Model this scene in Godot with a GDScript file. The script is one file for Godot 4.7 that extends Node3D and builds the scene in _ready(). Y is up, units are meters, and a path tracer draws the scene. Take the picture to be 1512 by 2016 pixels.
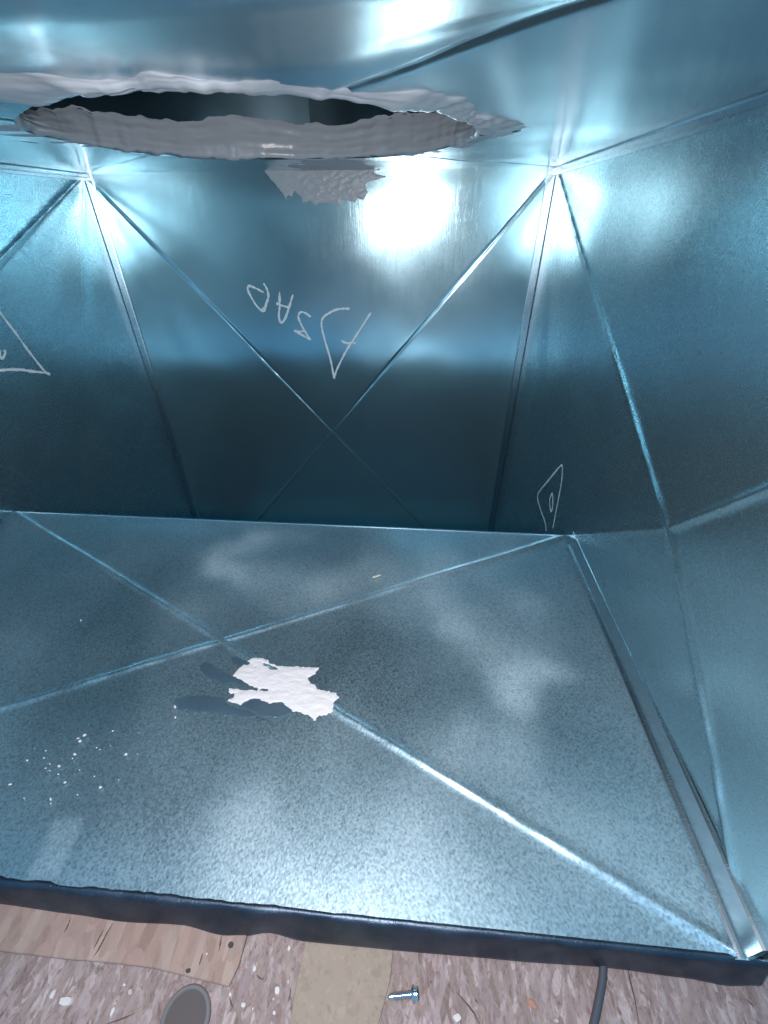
extends Node3D
# A look into an open sheet-metal duct elbow standing on a chipboard floor: cross-broken galvanised panels, a sealed collar hole in the roof, sealant smears, marker writing, and what lies on the floor in front.

const XL := -0.8200      # inner faces of the duct
const XR := 0.2885
const DN := 0.0977       # mouth of the duct (depth in front of the lens)
const DF := 0.6584       # far end of the floor panel, where the shaft drops
const DB := 1.2437       # back panel
const YF := 0.035        # floor panel
const YT := 0.6184       # roof panel
const YB := -0.6861      # foot of the shaft
const HOLE := Vector2(-0.200, 0.695)
const HOLE_R := 0.262

var M := {}
var oil := FastNoiseLite.new()
var lump := FastNoiseLite.new()
var rng := RandomNumberGenerator.new()


# ---------------------------------------------------------------- helpers
class Mesher:
	var v := PackedVector3Array()
	var n := PackedVector3Array()
	var uv := PackedVector2Array()
	var ix := PackedInt32Array()

	# rows of points -> a smooth sheet; its normals look along hint (or along di x dj times turn)
	func grid(rows: Array, uvs: Array, hint := Vector3.ZERO, turn := 1.0) -> void:
		var start := v.size()
		var h := rows.size()
		var w: int = rows[0].size()
		var nn := []
		var total := Vector3.ZERO
		for i in h:
			var line := PackedVector3Array()
			for j in w:
				var i0 := maxi(i - 1, 0)
				var i1 := mini(i + 1, h - 1)
				var j0 := maxi(j - 1, 0)
				var j1 := mini(j + 1, w - 1)
				var di: Vector3 = rows[i1][j] - rows[i0][j]
				var dj: Vector3 = rows[i][j1] - rows[i][j0]
				var c := (di * 1000.0).cross(dj * 1000.0)
				line.append(c)
				total += c
			nn.append(line)
		var s := turn
		if hint != Vector3.ZERO:
			s = 1.0 if total.dot(hint) > 0.0 else -1.0
		for i in h:
			for j in w:
				var c: Vector3 = nn[i][j]
				if c.length() < 1e-9:
					c = nn[maxi(i - 1, 0)][j]
				if c.length() < 1e-9:
					c = nn[mini(i + 1, h - 1)][j]
				if c.length() < 1e-9:
					c = nn[i][maxi(j - 1, 0)]
				if c.length() < 1e-9:
					c = nn[i][mini(j + 1, w - 1)]
				v.append(rows[i][j])
				n.append((c * s).normalized() if c.length() > 1e-9 else (hint if hint != Vector3.ZERO else Vector3.UP))
				uv.append(uvs[i][j])
		for i in h - 1:
			for j in w - 1:
				var a := start + i * w + j
				var b := a + w
				if s > 0.0:
					ix.append_array(PackedInt32Array([a, a + 1, b, b, a + 1, b + 1]))
				else:
					ix.append_array(PackedInt32Array([a, b, a + 1, b, b + 1, a + 1]))

	# one flat triangle whose normal looks along hint
	func tri(a: Vector3, b: Vector3, c: Vector3, hint: Vector3, scale := 1.0) -> void:
		var k := v.size()
		var c0 := (b - a).cross(c - a).normalized()
		var s := 1.0 if c0.dot(hint) > 0.0 else -1.0
		for p: Vector3 in [a, b, c]:
			v.append(p)
			n.append(c0 * s)
			uv.append(Vector2(p.x + p.y * 0.37, p.z + p.y * 0.61) * scale)
		ix.append_array(PackedInt32Array([k, k + 2, k + 1] if s > 0.0 else [k, k + 1, k + 2]))

	func quad(a: Vector3, b: Vector3, c: Vector3, d: Vector3, hint: Vector3) -> void:
		tri(a, b, c, hint)
		tri(a, c, d, hint)

	func mesh() -> ArrayMesh:
		var a := []
		a.resize(Mesh.ARRAY_MAX)
		a[Mesh.ARRAY_VERTEX] = v
		a[Mesh.ARRAY_NORMAL] = n
		a[Mesh.ARRAY_TEX_UV] = uv
		a[Mesh.ARRAY_INDEX] = ix
		var m := ArrayMesh.new()
		m.add_surface_from_arrays(Mesh.PRIMITIVE_TRIANGLES, a)
		var st := SurfaceTool.new()
		st.create_from(m, 0)
		st.generate_tangents()
		return st.commit()


func part(called: String, mesh: Mesh, mat: Material, parent: Node3D, label := "") -> MeshInstance3D:
	var o := MeshInstance3D.new()
	o.name = called
	o.mesh = mesh
	o.material_override = null
	for k in mesh.get_surface_count():
		o.set_surface_override_material(k, mat)
	if label:
		o.set_meta("label", label)
	number(o, parent)
	return o


func number(o: Node3D, parent: Node) -> void:
	var base := str(o.name)
	var k := 0
	while parent.has_node(NodePath(str(o.name))):
		k += 1
		o.name = "%s_%03d" % [base, k]
	parent.add_child(o, true)


func thing(called: String, label: String, category: String, group := "") -> Node3D:
	var o := Node3D.new()
	o.name = called
	tag(o, label, category, group)
	number(o, self)
	return o


func tag(o: Node3D, label: String, category: String, group := "") -> void:
	o.set_meta("label", label)
	o.set_meta("category", category)
	if group:
		o.set_meta("group", group)


# a panel's own axes: o + u * p.x + v * p.y + n * height
func frame(o: Vector3, u: Vector3, v: Vector3, n: Vector3, lo: Vector2, hi: Vector2, tris: Array, creases: Array, amp: float, shift: float) -> Dictionary:
	return {"o": o, "u": u, "v": v, "n": n, "lo": lo, "hi": hi, "tris": tris, "creases": creases, "amp": amp, "shift": shift}


func seg_dist(p: Vector2, a: Vector2, b: Vector2) -> float:
	return p.distance_to(Geometry2D.get_closest_point_to_segment(p, a, b))


func height(F: Dictionary, p: Vector2) -> float:
	var h := 0.0
	for t: Array in F.tris:
		var a: Vector2 = t[0]
		var b: Vector2 = t[1]
		var c: Vector2 = t[2]
		var den := (b - a).cross(c - a)
		var w1 := (p - a).cross(c - a) / den
		var w2 := (b - a).cross(p - a) / den
		if w1 > -1e-4 and w2 > -1e-4 and w1 + w2 < 1.0002:
			h += t[3] * (1.0 - w1 - w2) + t[4] * w1 + t[5] * w2
			break
	var ridge := 0.0
	for c: Array in F.creases:
		var d := seg_dist(p, c[0], c[1])
		if d < c[3] * 4.0:
			# worn a little unevenly along its length
			var b: float = c[2] * exp(-d * d / (c[3] * c[3])) * (1.0 + 0.45 * oil.get_noise_2d(p.x * 9.0 + 40.0, p.y * 9.0))
			if absf(b) > absf(ridge):
				ridge = b
	h += ridge
	var lo: Vector2 = F.lo
	var hi: Vector2 = F.hi
	var e := minf(minf(p.x - lo.x, hi.x - p.x), minf(p.y - lo.y, hi.y - p.y))
	var mask := smoothstep(0.0, 0.06, e)
	var s: float = F.shift
	if F.has("sag"):
		# the free front edge of the roof hangs down between its two creases
		var g: Array = F.sag
		var g0: Vector2 = g[0]
		var g1: Vector2 = g[1]
		var e0 := (g1 - g0).cross(p - g0) / g0.distance_to(g1)
		var s0 := maxf(0.0, 0.40 - maxf(p.y, 0.24))
		h += (0.12 * s0 * s0 / (s0 + 0.03)) * smoothstep(0.0, 0.06, e0)
	h += F.amp * (0.15 + 0.85 * mask) * oil.get_noise_3d(p.x, p.y, s)
	return h


func at(F: Dictionary, p: Vector2, off := 0.0) -> Vector3:
	return F.o + F.u * p.x + F.v * p.y + F.n * (height(F, p) + off)


func stops(mid: int) -> PackedFloat32Array:
	var a := PackedFloat32Array()
	for t: float in [0.0, 0.0012, 0.0025, 0.004, 0.006, 0.009, 0.013, 0.018, 0.025, 0.035, 0.05, 0.07]:
		a.append(t)
	for i in mid + 1:
		a.append(lerpf(0.1, 0.9, float(i) / mid))
	for t: float in [0.93, 0.95, 0.965, 0.975, 0.982, 0.987, 0.991, 0.994, 0.996, 0.9975, 0.9988, 1.0]:
		a.append(t)
	return a


# four corners a b c d in order round the patch
func patch(m: Mesher, F: Dictionary, a: Vector2, b: Vector2, c: Vector2, d: Vector2, mid := 36) -> void:
	var rows := []
	var uvs := []
	var st := stops(mid)
	for s in st:
		var line := PackedVector3Array()
		var ul := PackedVector2Array()
		for t in st:
			var p: Vector2 = a.lerp(b, t).lerp(d.lerp(c, t), s)
			line.append(at(F, p))
			ul.append(p)
		rows.append(line)
		uvs.append(ul)
	m.grid(rows, uvs, F.n)


# the outside of the sheet, a few millimetres behind it
func back_sheet(m: Mesher, F: Dictionary, poly: Array) -> void:
	var P := []
	for p: Vector2 in poly:
		P.append(F.o + F.u * p.x + F.v * p.y - F.n * 0.012)
	m.quad(P[0], P[1], P[2], P[3], -F.n)


# a folded strip of sheet running from a to b; side is the way across, up is off the panel
func strip(a: Vector3, b: Vector3, side: Vector3, up: Vector3, profile: Array, mat: Material, called: String, parent: Node3D, wave := 0.0008, flare := 0.0) -> MeshInstance3D:
	var m := Mesher.new()
	var steps := 60
	for k in profile.size() - 1:
		var p0: Vector2 = profile[k]
		var p1: Vector2 = profile[k + 1]
		var rows := []
		var uvs := []
		for i in steps + 1:
			var t := float(i) / steps
			var c := a.lerp(b, t)
			var w := wave * lump.get_noise_3d(c.x * 0.12 + 7.0, c.y * 0.12, c.z * 0.12)
			var fl := flare * t * t * t
			var q := PackedVector3Array()
			for p: Vector2 in [p0, p1]:
				q.append(c + side * p.x + up * (p.y + (w + fl) * minf(1.0, p.y * 600.0)))
			rows.append(q)
			uvs.append(PackedVector2Array([Vector2(p0.x + p0.y, t * a.distance_to(b)), Vector2(p1.x + p1.y, t * a.distance_to(b))]))
		var edge := p1 - p0
		var out := (side * -edge.y + up * edge.x)
		m.grid(rows, uvs, out)
	return part(called, m.mesh(), mat, parent)


func spline(pts: Array, each := 8) -> PackedVector2Array:
	var out := PackedVector2Array()
	for i in pts.size() - 1:
		var a: Vector2 = pts[maxi(i - 1, 0)]
		var b: Vector2 = pts[i]
		var c: Vector2 = pts[i + 1]
		var d: Vector2 = pts[mini(i + 2, pts.size() - 1)]
		for k in each:
			out.append(b.cubic_interpolate(c, a, d, float(k) / each))
	out.append(pts[-1])
	return out


# a paint-marker line lying on a panel
func stroke(F: Dictionary, pts: Array, width: float, called: String, parent: Node3D) -> void:
	var line := spline(pts)
	var m := Mesher.new()
	var rows := []
	var uvs := []
	for i in line.size():
		var dir := (line[mini(i + 1, line.size() - 1)] - line[maxi(i - 1, 0)]).normalized()
		var across := Vector2(-dir.y, dir.x)
		var w := width * (0.44 + 0.30 * lump.get_noise_2d(line[i].x * 4.0, line[i].y * 4.0))
		if i == 0 or i == line.size() - 1:
			w *= 0.55
		var q := PackedVector3Array()
		var u := PackedVector2Array()
		for k in 5:
			var f := (k - 2) / 2.0
			var p: Vector2 = line[i] + across * w * f
			q.append(at(F, p, 0.0006 + 0.0003 * (1.0 - f * f)))
			u.append(p)
		rows.append(q)
		uvs.append(u)
	m.grid(rows, uvs, F.n)
	part(called, m.mesh(), M.marker, parent)


# a smeared film or lump of sealant with a traced outline
func blob(F: Dictionary, poly: Array, gap: Array, cell: float, thick: float, ragged: float, mat: Material, called: String, parent: Node3D, label := "") -> MeshInstance3D:
	var pp := PackedVector2Array(poly)
	var gp := PackedVector2Array(gap)
	var lo := pp[0]
	var hi := pp[0]
	for p in pp:
		lo = lo.min(p)
		hi = hi.max(p)
	lo -= Vector2.ONE * cell * 2.0
	hi += Vector2.ONE * cell * 2.0
	var w := int((hi.x - lo.x) / cell) + 2
	var h := int((hi.y - lo.y) / cell) + 2
	var sd := PackedFloat32Array()
	var near := PackedVector2Array()
	for j in h:
		for i in w:
			var p := lo + Vector2(i, j) * cell
			var best := 1e9
			var bp := p
			for loop: PackedVector2Array in [pp, gp]:
				for k in loop.size():
					var q := Geometry2D.get_closest_point_to_segment(p, loop[k], loop[(k + 1) % loop.size()])
					var d := p.distance_to(q)
					if d < best:
						best = d
						bp = q
			var inside := Geometry2D.is_point_in_polygon(p, pp) and not (gp.size() > 2 and Geometry2D.is_point_in_polygon(p, gp))
			var r := ragged * lump.get_noise_2d(p.x * 7.0, p.y * 7.0 + 3.0)
			var s := (best if inside else -best) + r
			sd.append(s)
			near.append(p + (bp - p).normalized() * absf(s) if not inside else p)
	var hs := func(s: float, p: Vector2) -> float:
		if s <= 0.0:
			return 0.0
		var rise := 1.0 - exp(-s / 0.0045)
		return thick * rise * (0.62 + 0.45 * lump.get_noise_2d(p.x * 2.2 + 11.0, p.y * 5.5) + 0.10 * lump.get_noise_2d(p.x * 4.0, p.y * 16.0)) + 0.0003
	var m := Mesher.new()
	var id := {}
	for j in h - 1:
		for i in w - 1:
			var ks := [j * w + i, j * w + i + 1, (j + 1) * w + i + 1, (j + 1) * w + i]
			if not ks.any(func(k): return sd[k] > 0.0):
				continue
			for k: int in ks:
				if not id.has(k):
					id[k] = m.v.size()
					var p := lo + Vector2(k % w, k / w) * cell
					var q := p if sd[k] > 0.0 else near[k]
					if q.distance_to(p) > cell * 1.6:
						q = p + (q - p).normalized() * cell * 0.9
					m.v.append(at(F, q, hs.call(sd[k], q)))
					var e := cell * 0.7
					var base: float = hs.call(maxf(sd[k], 0.0004), q)
					var k1: int = mini(k + 1, sd.size() - 1)
					var k2: int = mini(k + w, sd.size() - 1)
					var gx: float = (hs.call(sd[k1], p + Vector2(cell, 0)) - hs.call(sd[maxi(k - 1, 0)], p - Vector2(cell, 0))) / (2.0 * cell)
					var gy: float = (hs.call(sd[k2], p + Vector2(0, cell)) - hs.call(sd[maxi(k - w, 0)], p - Vector2(0, cell))) / (2.0 * cell)
					m.n.append((F.n - F.u * gx - F.v * gy).normalized())
					m.uv.append(q)
			var a: int = id[ks[0]]
			var b: int = id[ks[1]]
			var c: int = id[ks[2]]
			var d: int = id[ks[3]]
			var turn: float = (F.u as Vector3).cross(F.v).dot(F.n)
			m.ix.append_array(PackedInt32Array([a, c, b, a, d, c] if turn > 0.0 else [a, b, c, a, c, d]))
	return part(called, m.mesh(), mat, parent, label)


# a flat piece of board with a small bevel round its top edge
func slab(poly: Array, y0: float, y1: float, bevel: float) -> ArrayMesh:
	var m := Mesher.new()
	var outer := PackedVector2Array(poly)
	if Geometry2D.is_polygon_clockwise(outer):
		outer.reverse()
	var cut := Geometry2D.offset_polygon(outer, -bevel)
	var inner: PackedVector2Array = cut[0] if cut.size() else outer
	var tri := Geometry2D.triangulate_polygon(inner)
	for k in tri.size() / 3:
		var q := []
		for e in 3:
			q.append(Vector3(inner[tri[k * 3 + e]].x, y1, -inner[tri[k * 3 + e]].y))
		m.tri(q[0], q[1], q[2], Vector3.UP)
	for k in outer.size():
		var a := outer[k]
		var b := outer[(k + 1) % outer.size()]
		var o := Vector3((b - a).y, 0, (b - a).x).normalized()
		var ia := inner[0]
		var ib := inner[0]
		for p in inner:
			if p.distance_to(a) < ia.distance_to(a):
				ia = p
			if p.distance_to(b) < ib.distance_to(b):
				ib = p
		var ym := y1 - bevel
		m.quad(Vector3(a.x, y0, -a.y), Vector3(b.x, y0, -b.y), Vector3(b.x, ym, -b.y), Vector3(a.x, ym, -a.y), o)
		m.quad(Vector3(a.x, ym, -a.y), Vector3(b.x, ym, -b.y), Vector3(ib.x, y1, -ib.y), Vector3(ia.x, y1, -ia.y), o + Vector3.UP)
	return m.mesh()


# an irregular flake: seven-sided, bevelled on top
func chip_mesh(rx: float, rz: float, t: float) -> ArrayMesh:
	var m := Mesher.new()
	var low := []
	var top := []
	var k := 7
	for i in k:
		var a := TAU * i / k + rng.randf_range(-0.25, 0.25)
		var r := rng.randf_range(0.75, 1.1)
		low.append(Vector3(cos(a) * rx * r, 0.0, sin(a) * rz * r))
		top.append(Vector3(cos(a) * rx * r * 0.82, t * rng.randf_range(0.7, 1.15), sin(a) * rz * r * 0.82))
	var mid := Vector3(0, t * 1.1, 0)
	for i in k:
		var j := (i + 1) % k
		m.quad(low[i], low[j], top[j], top[i], low[i] + low[j] + Vector3.UP * t)
		m.tri(top[i], top[j], mid, Vector3.UP)
	return m.mesh()


# rings of (radius, distance) turned about an axis
func lathe(m: Mesher, c: Vector3, axis: Vector3, profile: Array, sides := 32) -> void:
	var x := axis.cross(Vector3.UP if absf(axis.y) < 0.9 else Vector3.RIGHT).normalized()
	var y := axis.cross(x)
	for k in profile.size() - 1:
		var rows := []
		var uvs := []
		for p: Vector2 in [profile[k], profile[k + 1]]:
			var q := PackedVector3Array()
			var u := PackedVector2Array()
			for i in sides + 1:
				var a := TAU * i / sides
				q.append(c + axis * p.y + (x * cos(a) + y * sin(a)) * p.x)
				u.append(Vector2(a * p.x, p.y))
			rows.append(q)
			uvs.append(u)
		m.grid(rows, uvs, Vector3.ZERO, -1.0)


# ---------------------------------------------------------------- textures
func strokes(size: int, count: int, short: float, long: float, spread: float, soft: int, sd: int) -> Image:
	var r := RandomNumberGenerator.new()
	r.seed = sd
	var data := PackedByteArray()
	data.resize(size * size)
	data.fill(128)
	for k in count:
		var x := r.randf() * size
		var y := r.randf() * size
		var a := PI * 0.5 + r.randfn(0.0, spread)
		var l := r.randf_range(short, long)
		var dx := cos(a)
		var dy := sin(a)
		var val := clampi(int(128 + r.randfn(0.0, 55.0)), 0, 255)
		for i in int(l):
			var px := posmod(int(x + dx * i), size)
			var py := posmod(int(y + dy * i), size)
			var at_ := py * size + px
			data[at_] = (data[at_] + val * 2) / 3
	var im := Image.create_from_data(size, size, false, Image.FORMAT_L8, data)
	if soft > 0:
		im.resize(size / soft, size / soft, Image.INTERPOLATE_LANCZOS)
		im.resize(size, size, Image.INTERPOLATE_CUBIC)
	return im


# fine even grain, about a millimetre across on the panel
func speckle(size: int, sd: int) -> Image:
	var r := RandomNumberGenerator.new()
	r.seed = sd
	var data := PackedByteArray()
	data.resize(size * size)
	for i in data.size():
		data[i] = clampi(int(128.0 + r.randfn(0.0, 42.0)), 0, 255)
	var im := Image.create_from_data(size, size, false, Image.FORMAT_L8, data)
	var soft: Image = im.duplicate()
	soft.resize(size / 2, size / 2, Image.INTERPOLATE_BILINEAR)
	soft.resize(size, size, Image.INTERPOLATE_CUBIC)
	var b := soft.get_data()
	for i in data.size():
		data[i] = clampi(int(128.0 + 0.45 * (data[i] - 128) + 1.1 * (b[i] - 128)), 0, 255)
	return Image.create_from_data(size, size, false, Image.FORMAT_L8, data)


func normal_tex(im: Image, strength: float) -> ImageTexture:
	var c: Image = im.duplicate()
	c.convert(Image.FORMAT_RGBA8)
	c.bump_map_to_normal_map(strength)
	return ImageTexture.create_from_image(c)


# values of an image moved into lo..hi, with broad clouds of noise added
func range_tex(im: Image, lo: float, hi: float, clouds: float, sd: int) -> ImageTexture:
	var size := im.get_width()
	var f := FastNoiseLite.new()
	f.seed = sd
	f.frequency = 5.0 / size
	f.fractal_octaves = 4
	var cl := f.get_seamless_image(size, size)
	cl.convert(Image.FORMAT_L8)
	var a := im.get_data()
	var b := cl.get_data()
	for i in a.size():
		var t := lerpf(lo, hi, a[i] / 255.0) + clouds * (b[i] / 127.5 - 1.0)
		a[i] = clampi(int(t * 255.0), 0, 255)
	return ImageTexture.create_from_image(Image.create_from_data(size, size, false, Image.FORMAT_L8, a))


func metal(color: Color, rough: float, rough_tex: Texture2D, normal: Texture2D, strength: float, tile: float, tile_v := 0.0) -> StandardMaterial3D:
	var m := StandardMaterial3D.new()
	m.albedo_color = color.linear_to_srgb()
	m.metallic = 1.0
	m.roughness = rough
	m.roughness_texture = rough_tex
	m.roughness_texture_channel = BaseMaterial3D.TEXTURE_CHANNEL_RED
	m.normal_enabled = true
	m.normal_texture = normal
	m.normal_scale = strength
	m.uv1_scale = Vector3(1.0 / tile, 1.0 / (tile_v if tile_v > 0.0 else tile), 1.0)
	m.cull_mode = BaseMaterial3D.CULL_DISABLED
	return m


func matte(color: Color, rough := 0.85) -> StandardMaterial3D:
	var m := StandardMaterial3D.new()
	m.albedo_color = color.linear_to_srgb()
	m.roughness = rough
	m.metallic_specular = 0.4
	m.cull_mode = BaseMaterial3D.CULL_DISABLED
	return m


# strands of pressed wood: pale and dark flakes, most of them lying one way
func flake_image(size: int, count: int, ground: Color, tones: Array, long: float, wide: float, spread: float, sd: int) -> Image:
	var r := RandomNumberGenerator.new()
	r.seed = sd
	var im := Image.create(size, size, false, Image.FORMAT_RGB8)
	im.fill(ground.linear_to_srgb())
	for k in count:
		var x := r.randf() * size
		var y := r.randf() * size
		var a := PI * 0.5 + r.randfn(0.0, spread)
		var big := 1.0 if r.randf() < 0.8 else 2.2
		var l := r.randf_range(0.25, 1.0) * long * big
		var w := maxf(1.0, r.randf_range(0.3, 1.0) * wide * big)
		var base: Color = tones[r.randi() % tones.size()]
		var tone := (base * r.randf_range(0.8, 1.15)).linear_to_srgb()
		var d := Vector2(cos(a), sin(a))
		var e := Vector2(-d.y, d.x)
		var mix := r.randf_range(0.35, 0.85)
		for i in int(l):
			var half := w * sqrt(maxf(0.0, 1.0 - pow(2.0 * i / l - 1.0, 2.0))) * 0.5
			for j in range(int(-half), int(half) + 1):
				var px := posmod(int(x + d.x * i + e.x * j), size)
				var py := posmod(int(y + d.y * i + e.y * j), size)
				im.set_pixel(px, py, im.get_pixel(px, py).lerp(tone, mix))
	return im


# an L8 texture turned into tones between two colours
func tone_tex(t: ImageTexture, a: Color, b: Color) -> ImageTexture:
	var im := t.get_image()
	var size := im.get_width()
	var src := im.get_data()
	var out := PackedByteArray()
	out.resize(size * size * 3)
	var table := []
	for k in 256:
		var c := a.lerp(b, k / 255.0).linear_to_srgb()
		table.append([c.r8, c.g8, c.b8])
	for i in src.size():
		var c: Array = table[src[i]]
		out[i * 3] = c[0]
		out[i * 3 + 1] = c[1]
		out[i * 3 + 2] = c[2]
	return ImageTexture.create_from_image(Image.create_from_data(size, size, false, Image.FORMAT_RGB8, out))


func wood(im: Image, tile: float, bump: float, rough := 0.9) -> StandardMaterial3D:
	var m := StandardMaterial3D.new()
	m.albedo_texture = ImageTexture.create_from_image(im)
	m.roughness = rough
	m.metallic_specular = 0.3
	m.normal_enabled = true
	var g: Image = im.duplicate()
	g.convert(Image.FORMAT_L8)
	m.normal_texture = normal_tex(g, bump)
	m.uv1_scale = Vector3(1.0 / tile, 1.0 / tile, 1.0)
	m.cull_mode = BaseMaterial3D.CULL_DISABLED
	return m


# dusty zinc with pale reflections painted in: [colour, metalness], both laid once over 1.12 m of the floor panel (u from x = 0, v from the depth)
func dust_glare_map(size: int, zinc: Color) -> Array:
	var f := FastNoiseLite.new()
	f.seed = 31
	f.frequency = 0.012
	f.fractal_octaves = 3
	var painted_reflection := PackedVector2Array([Vector2(-0.3518, 0.1516), Vector2(-0.3145, 0.1567), Vector2(-0.3076, 0.1014), Vector2(-0.3427, 0.0972)])  # a bright reflection painted in as a soft pale quad
	var dust_glare_spots := [Vector4(-0.326, 0.559, 0.055, 0.45), Vector4(-0.255, 0.540, 0.053, 0.30), Vector4(-0.181, 0.532, 0.078, 0.25), Vector4(-0.089, 0.502, 0.075, 0.20), Vector4(0.035, 0.431, 0.057, 0.38), Vector4(0.116, 0.414, 0.066, 0.20), Vector4(0.130, 0.319, 0.051, 0.35), Vector4(0.149, 0.288, 0.036, 0.20), Vector4(0.054, 0.550, 0.069, 0.22), Vector4(0.178, 0.522, 0.058, 0.20), Vector4(-0.334, 0.399, 0.053, 0.20), Vector4(-0.081, 0.149, 0.074, 0.30), Vector4(-0.133, 0.097, 0.040, 0.30), Vector4(0.032, 0.162, 0.064, 0.22), Vector4(0.139, 0.210, 0.064, 0.16)]  # pale patches: some dust, some painted reflections of the roof
	var col := Image.create(size, size, false, Image.FORMAT_RGB8)
	var met := Image.create(size, size, false, Image.FORMAT_L8)
	for j in size:
		for i in size:
			var p := Vector2(i + 0.5, j + 0.5) * 1.12 / size
			p.x -= 0.83
			var d := 0.09 + 0.08 * f.get_noise_2d(i * 0.7, j * 0.7)
			var warp := Vector2(f.get_noise_2d(i * 0.6, j * 0.6 + 900.0), f.get_noise_2d(i * 0.6 + 700.0, j * 0.6)) * 0.11
			for s: Vector4 in dust_glare_spots:
				var q := p + warp - Vector2(s.x, s.y)
				d += 0.95 * s.w * exp(-q.length_squared() / (s.z * s.z)) * (0.85 + 0.35 * f.get_noise_2d(i * 1.2, j * 1.2 + 300.0))
			if Geometry2D.is_point_in_polygon(p + warp * 0.06, painted_reflection):
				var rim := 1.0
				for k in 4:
					rim = minf(rim, seg_dist(p, painted_reflection[k], painted_reflection[(k + 1) % 4]) / 0.008)
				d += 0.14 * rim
			d = clampf(d, 0.02, 0.75)
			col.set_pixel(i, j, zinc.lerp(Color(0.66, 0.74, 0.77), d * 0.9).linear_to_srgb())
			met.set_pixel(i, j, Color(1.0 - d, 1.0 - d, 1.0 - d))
	return [col, met]


func materials() -> void:
	var grain := strokes(1024, 52000, 3.0, 12.0, 1.6, 0, 5)
	var rolled := strokes(1024, 26000, 30.0, 140.0, 0.02, 0, 9)
	var grain_n := normal_tex(grain, 2.0)
	var rolled_n := normal_tex(rolled, 2.0)
	var grain_r := range_tex(grain, 0.60, 0.90, 0.07, 3)
	var rolled_r := range_tex(rolled, 0.62, 0.88, 0.04, 4)
	var zinc := Color(0.445, 0.65, 0.725)
	# the floor's own maps cover the whole panel: grain, and pale patches, part settled dust and part painted reflections
	var fine := speckle(1536, 8)
	var fine_n := normal_tex(fine, 2.0)
	var fine_r := range_tex(fine, 0.60, 0.92, 0.05, 6)
	M.floor = metal(Color.WHITE, 0.48, fine_r, fine_n, 0.12, 1.12)
	M.floor.uv1_offset = Vector3(0.83 / 1.12, 0.0, 0.0)
	M.floor.detail_enabled = true
	M.floor.detail_blend_mode = BaseMaterial3D.BLEND_MODE_MUL
	M.floor.detail_albedo = range_tex(fine, 0.68, 1.20, 0.03, 7)
	M.side = metal(zinc, 0.35, fine_r, fine_n, 0.05, 1.12)
	M.side.metallic = 0.955
	var dust_glare := dust_glare_map(512, Color(0.50, 0.725, 0.83))
	M.floor.albedo_texture = ImageTexture.create_from_image(dust_glare[0])
	M.floor.metallic_texture = ImageTexture.create_from_image(dust_glare[1])
	M.back = metal(Color(0.42, 0.64, 0.71), 0.27, rolled_r, rolled_n, 0.07, 0.5)
	M.back.metallic = 0.90
	M.top = metal(Color(0.55, 0.685, 0.74), 0.26, rolled_r, rolled_n, 0.05, 0.5)
	M.top.metallic = 0.98
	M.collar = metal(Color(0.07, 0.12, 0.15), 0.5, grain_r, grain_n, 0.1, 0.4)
	M.seam = metal(Color(0.55, 0.66, 0.72), 0.34, grain_r, grain_n, 0.08, 0.4)
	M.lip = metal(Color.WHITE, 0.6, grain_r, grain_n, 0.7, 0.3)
	M.lip.albedo_texture = tone_tex(range_tex(grain, 0.0, 1.0, 0.35, 41), Color(0.04, 0.062, 0.09), Color(0.115, 0.145, 0.185))  # same zinc as the duct, darkened to stand for dark reflections
	M.sealant = matte(Color(0.68, 0.645, 0.645), 0.5)
	M.sealant_grey = matte(Color(0.42, 0.47, 0.51), 0.42)
	M.sealant_grey.metallic_specular = 0.6
	M.sealant_ring = matte(Color(0.315, 0.355, 0.395), 0.27)
	M.smear = metal(Color(0.40, 0.59, 0.72), 0.5, grain_r, grain_n, 0.4, 0.4)
	M.smear.metallic = 0.96
	M.marker = matte(Color(0.80, 0.88, 0.92), 0.6)
	M.crumb = matte(Color(0.62, 0.58, 0.56), 0.9)
	var pale := [Color(0.29, 0.24, 0.22), Color(0.35, 0.31, 0.29), Color(0.22, 0.18, 0.155), Color(0.24, 0.19, 0.175), Color(0.18, 0.135, 0.12), Color(0.26, 0.215, 0.21), Color(0.23, 0.19, 0.16)]
	var strands := flake_image(2048, 26000, Color(0.235, 0.19, 0.175), pale, 64.0, 20.0, 0.28, 21)
	var bits := flake_image(2048, 90000, Color(0.5, 0.5, 0.5), [Color(0.66, 0.66, 0.66), Color(0.40, 0.38, 0.37), Color(0.58, 0.56, 0.54), Color(0.30, 0.28, 0.27), Color(0.48, 0.47, 0.46)], 16.0, 4.0, 0.5, 22)
	M.ground = wood(strands, 0.45, 3.0)
	M.ground.albedo_color = Color(0.985, 0.975, 1.0)
	M.ground.detail_enabled = true
	M.ground.detail_blend_mode = BaseMaterial3D.BLEND_MODE_MUL
	bits.adjust_bcs(1.42, 1.0, 1.0)
	M.ground.detail_albedo = ImageTexture.create_from_image(bits)
	M.plank = wood(flake_image(1024, 6000, Color(0.25, 0.18, 0.15), [Color(0.265, 0.19, 0.165), Color(0.235, 0.165, 0.14), Color(0.28, 0.22, 0.19)], 90.0, 22.0, 0.3, 33), 0.5, 0.8)
	M.board = wood(flake_image(512, 9000, Color(0.24, 0.205, 0.165), [Color(0.255, 0.22, 0.175), Color(0.225, 0.19, 0.155), Color(0.255, 0.20, 0.17)], 8.0, 5.0, 1.5, 35), 0.3, 0.6)
	M.stone = matte(Color(0.46, 0.45, 0.44), 0.8)
	M.stone_pink = matte(Color(0.38, 0.31, 0.29), 0.85)
	M.dark = matte(Color(0.05, 0.04, 0.04), 0.9)
	M.split = matte(Color(0.075, 0.058, 0.052), 0.9)
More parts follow.
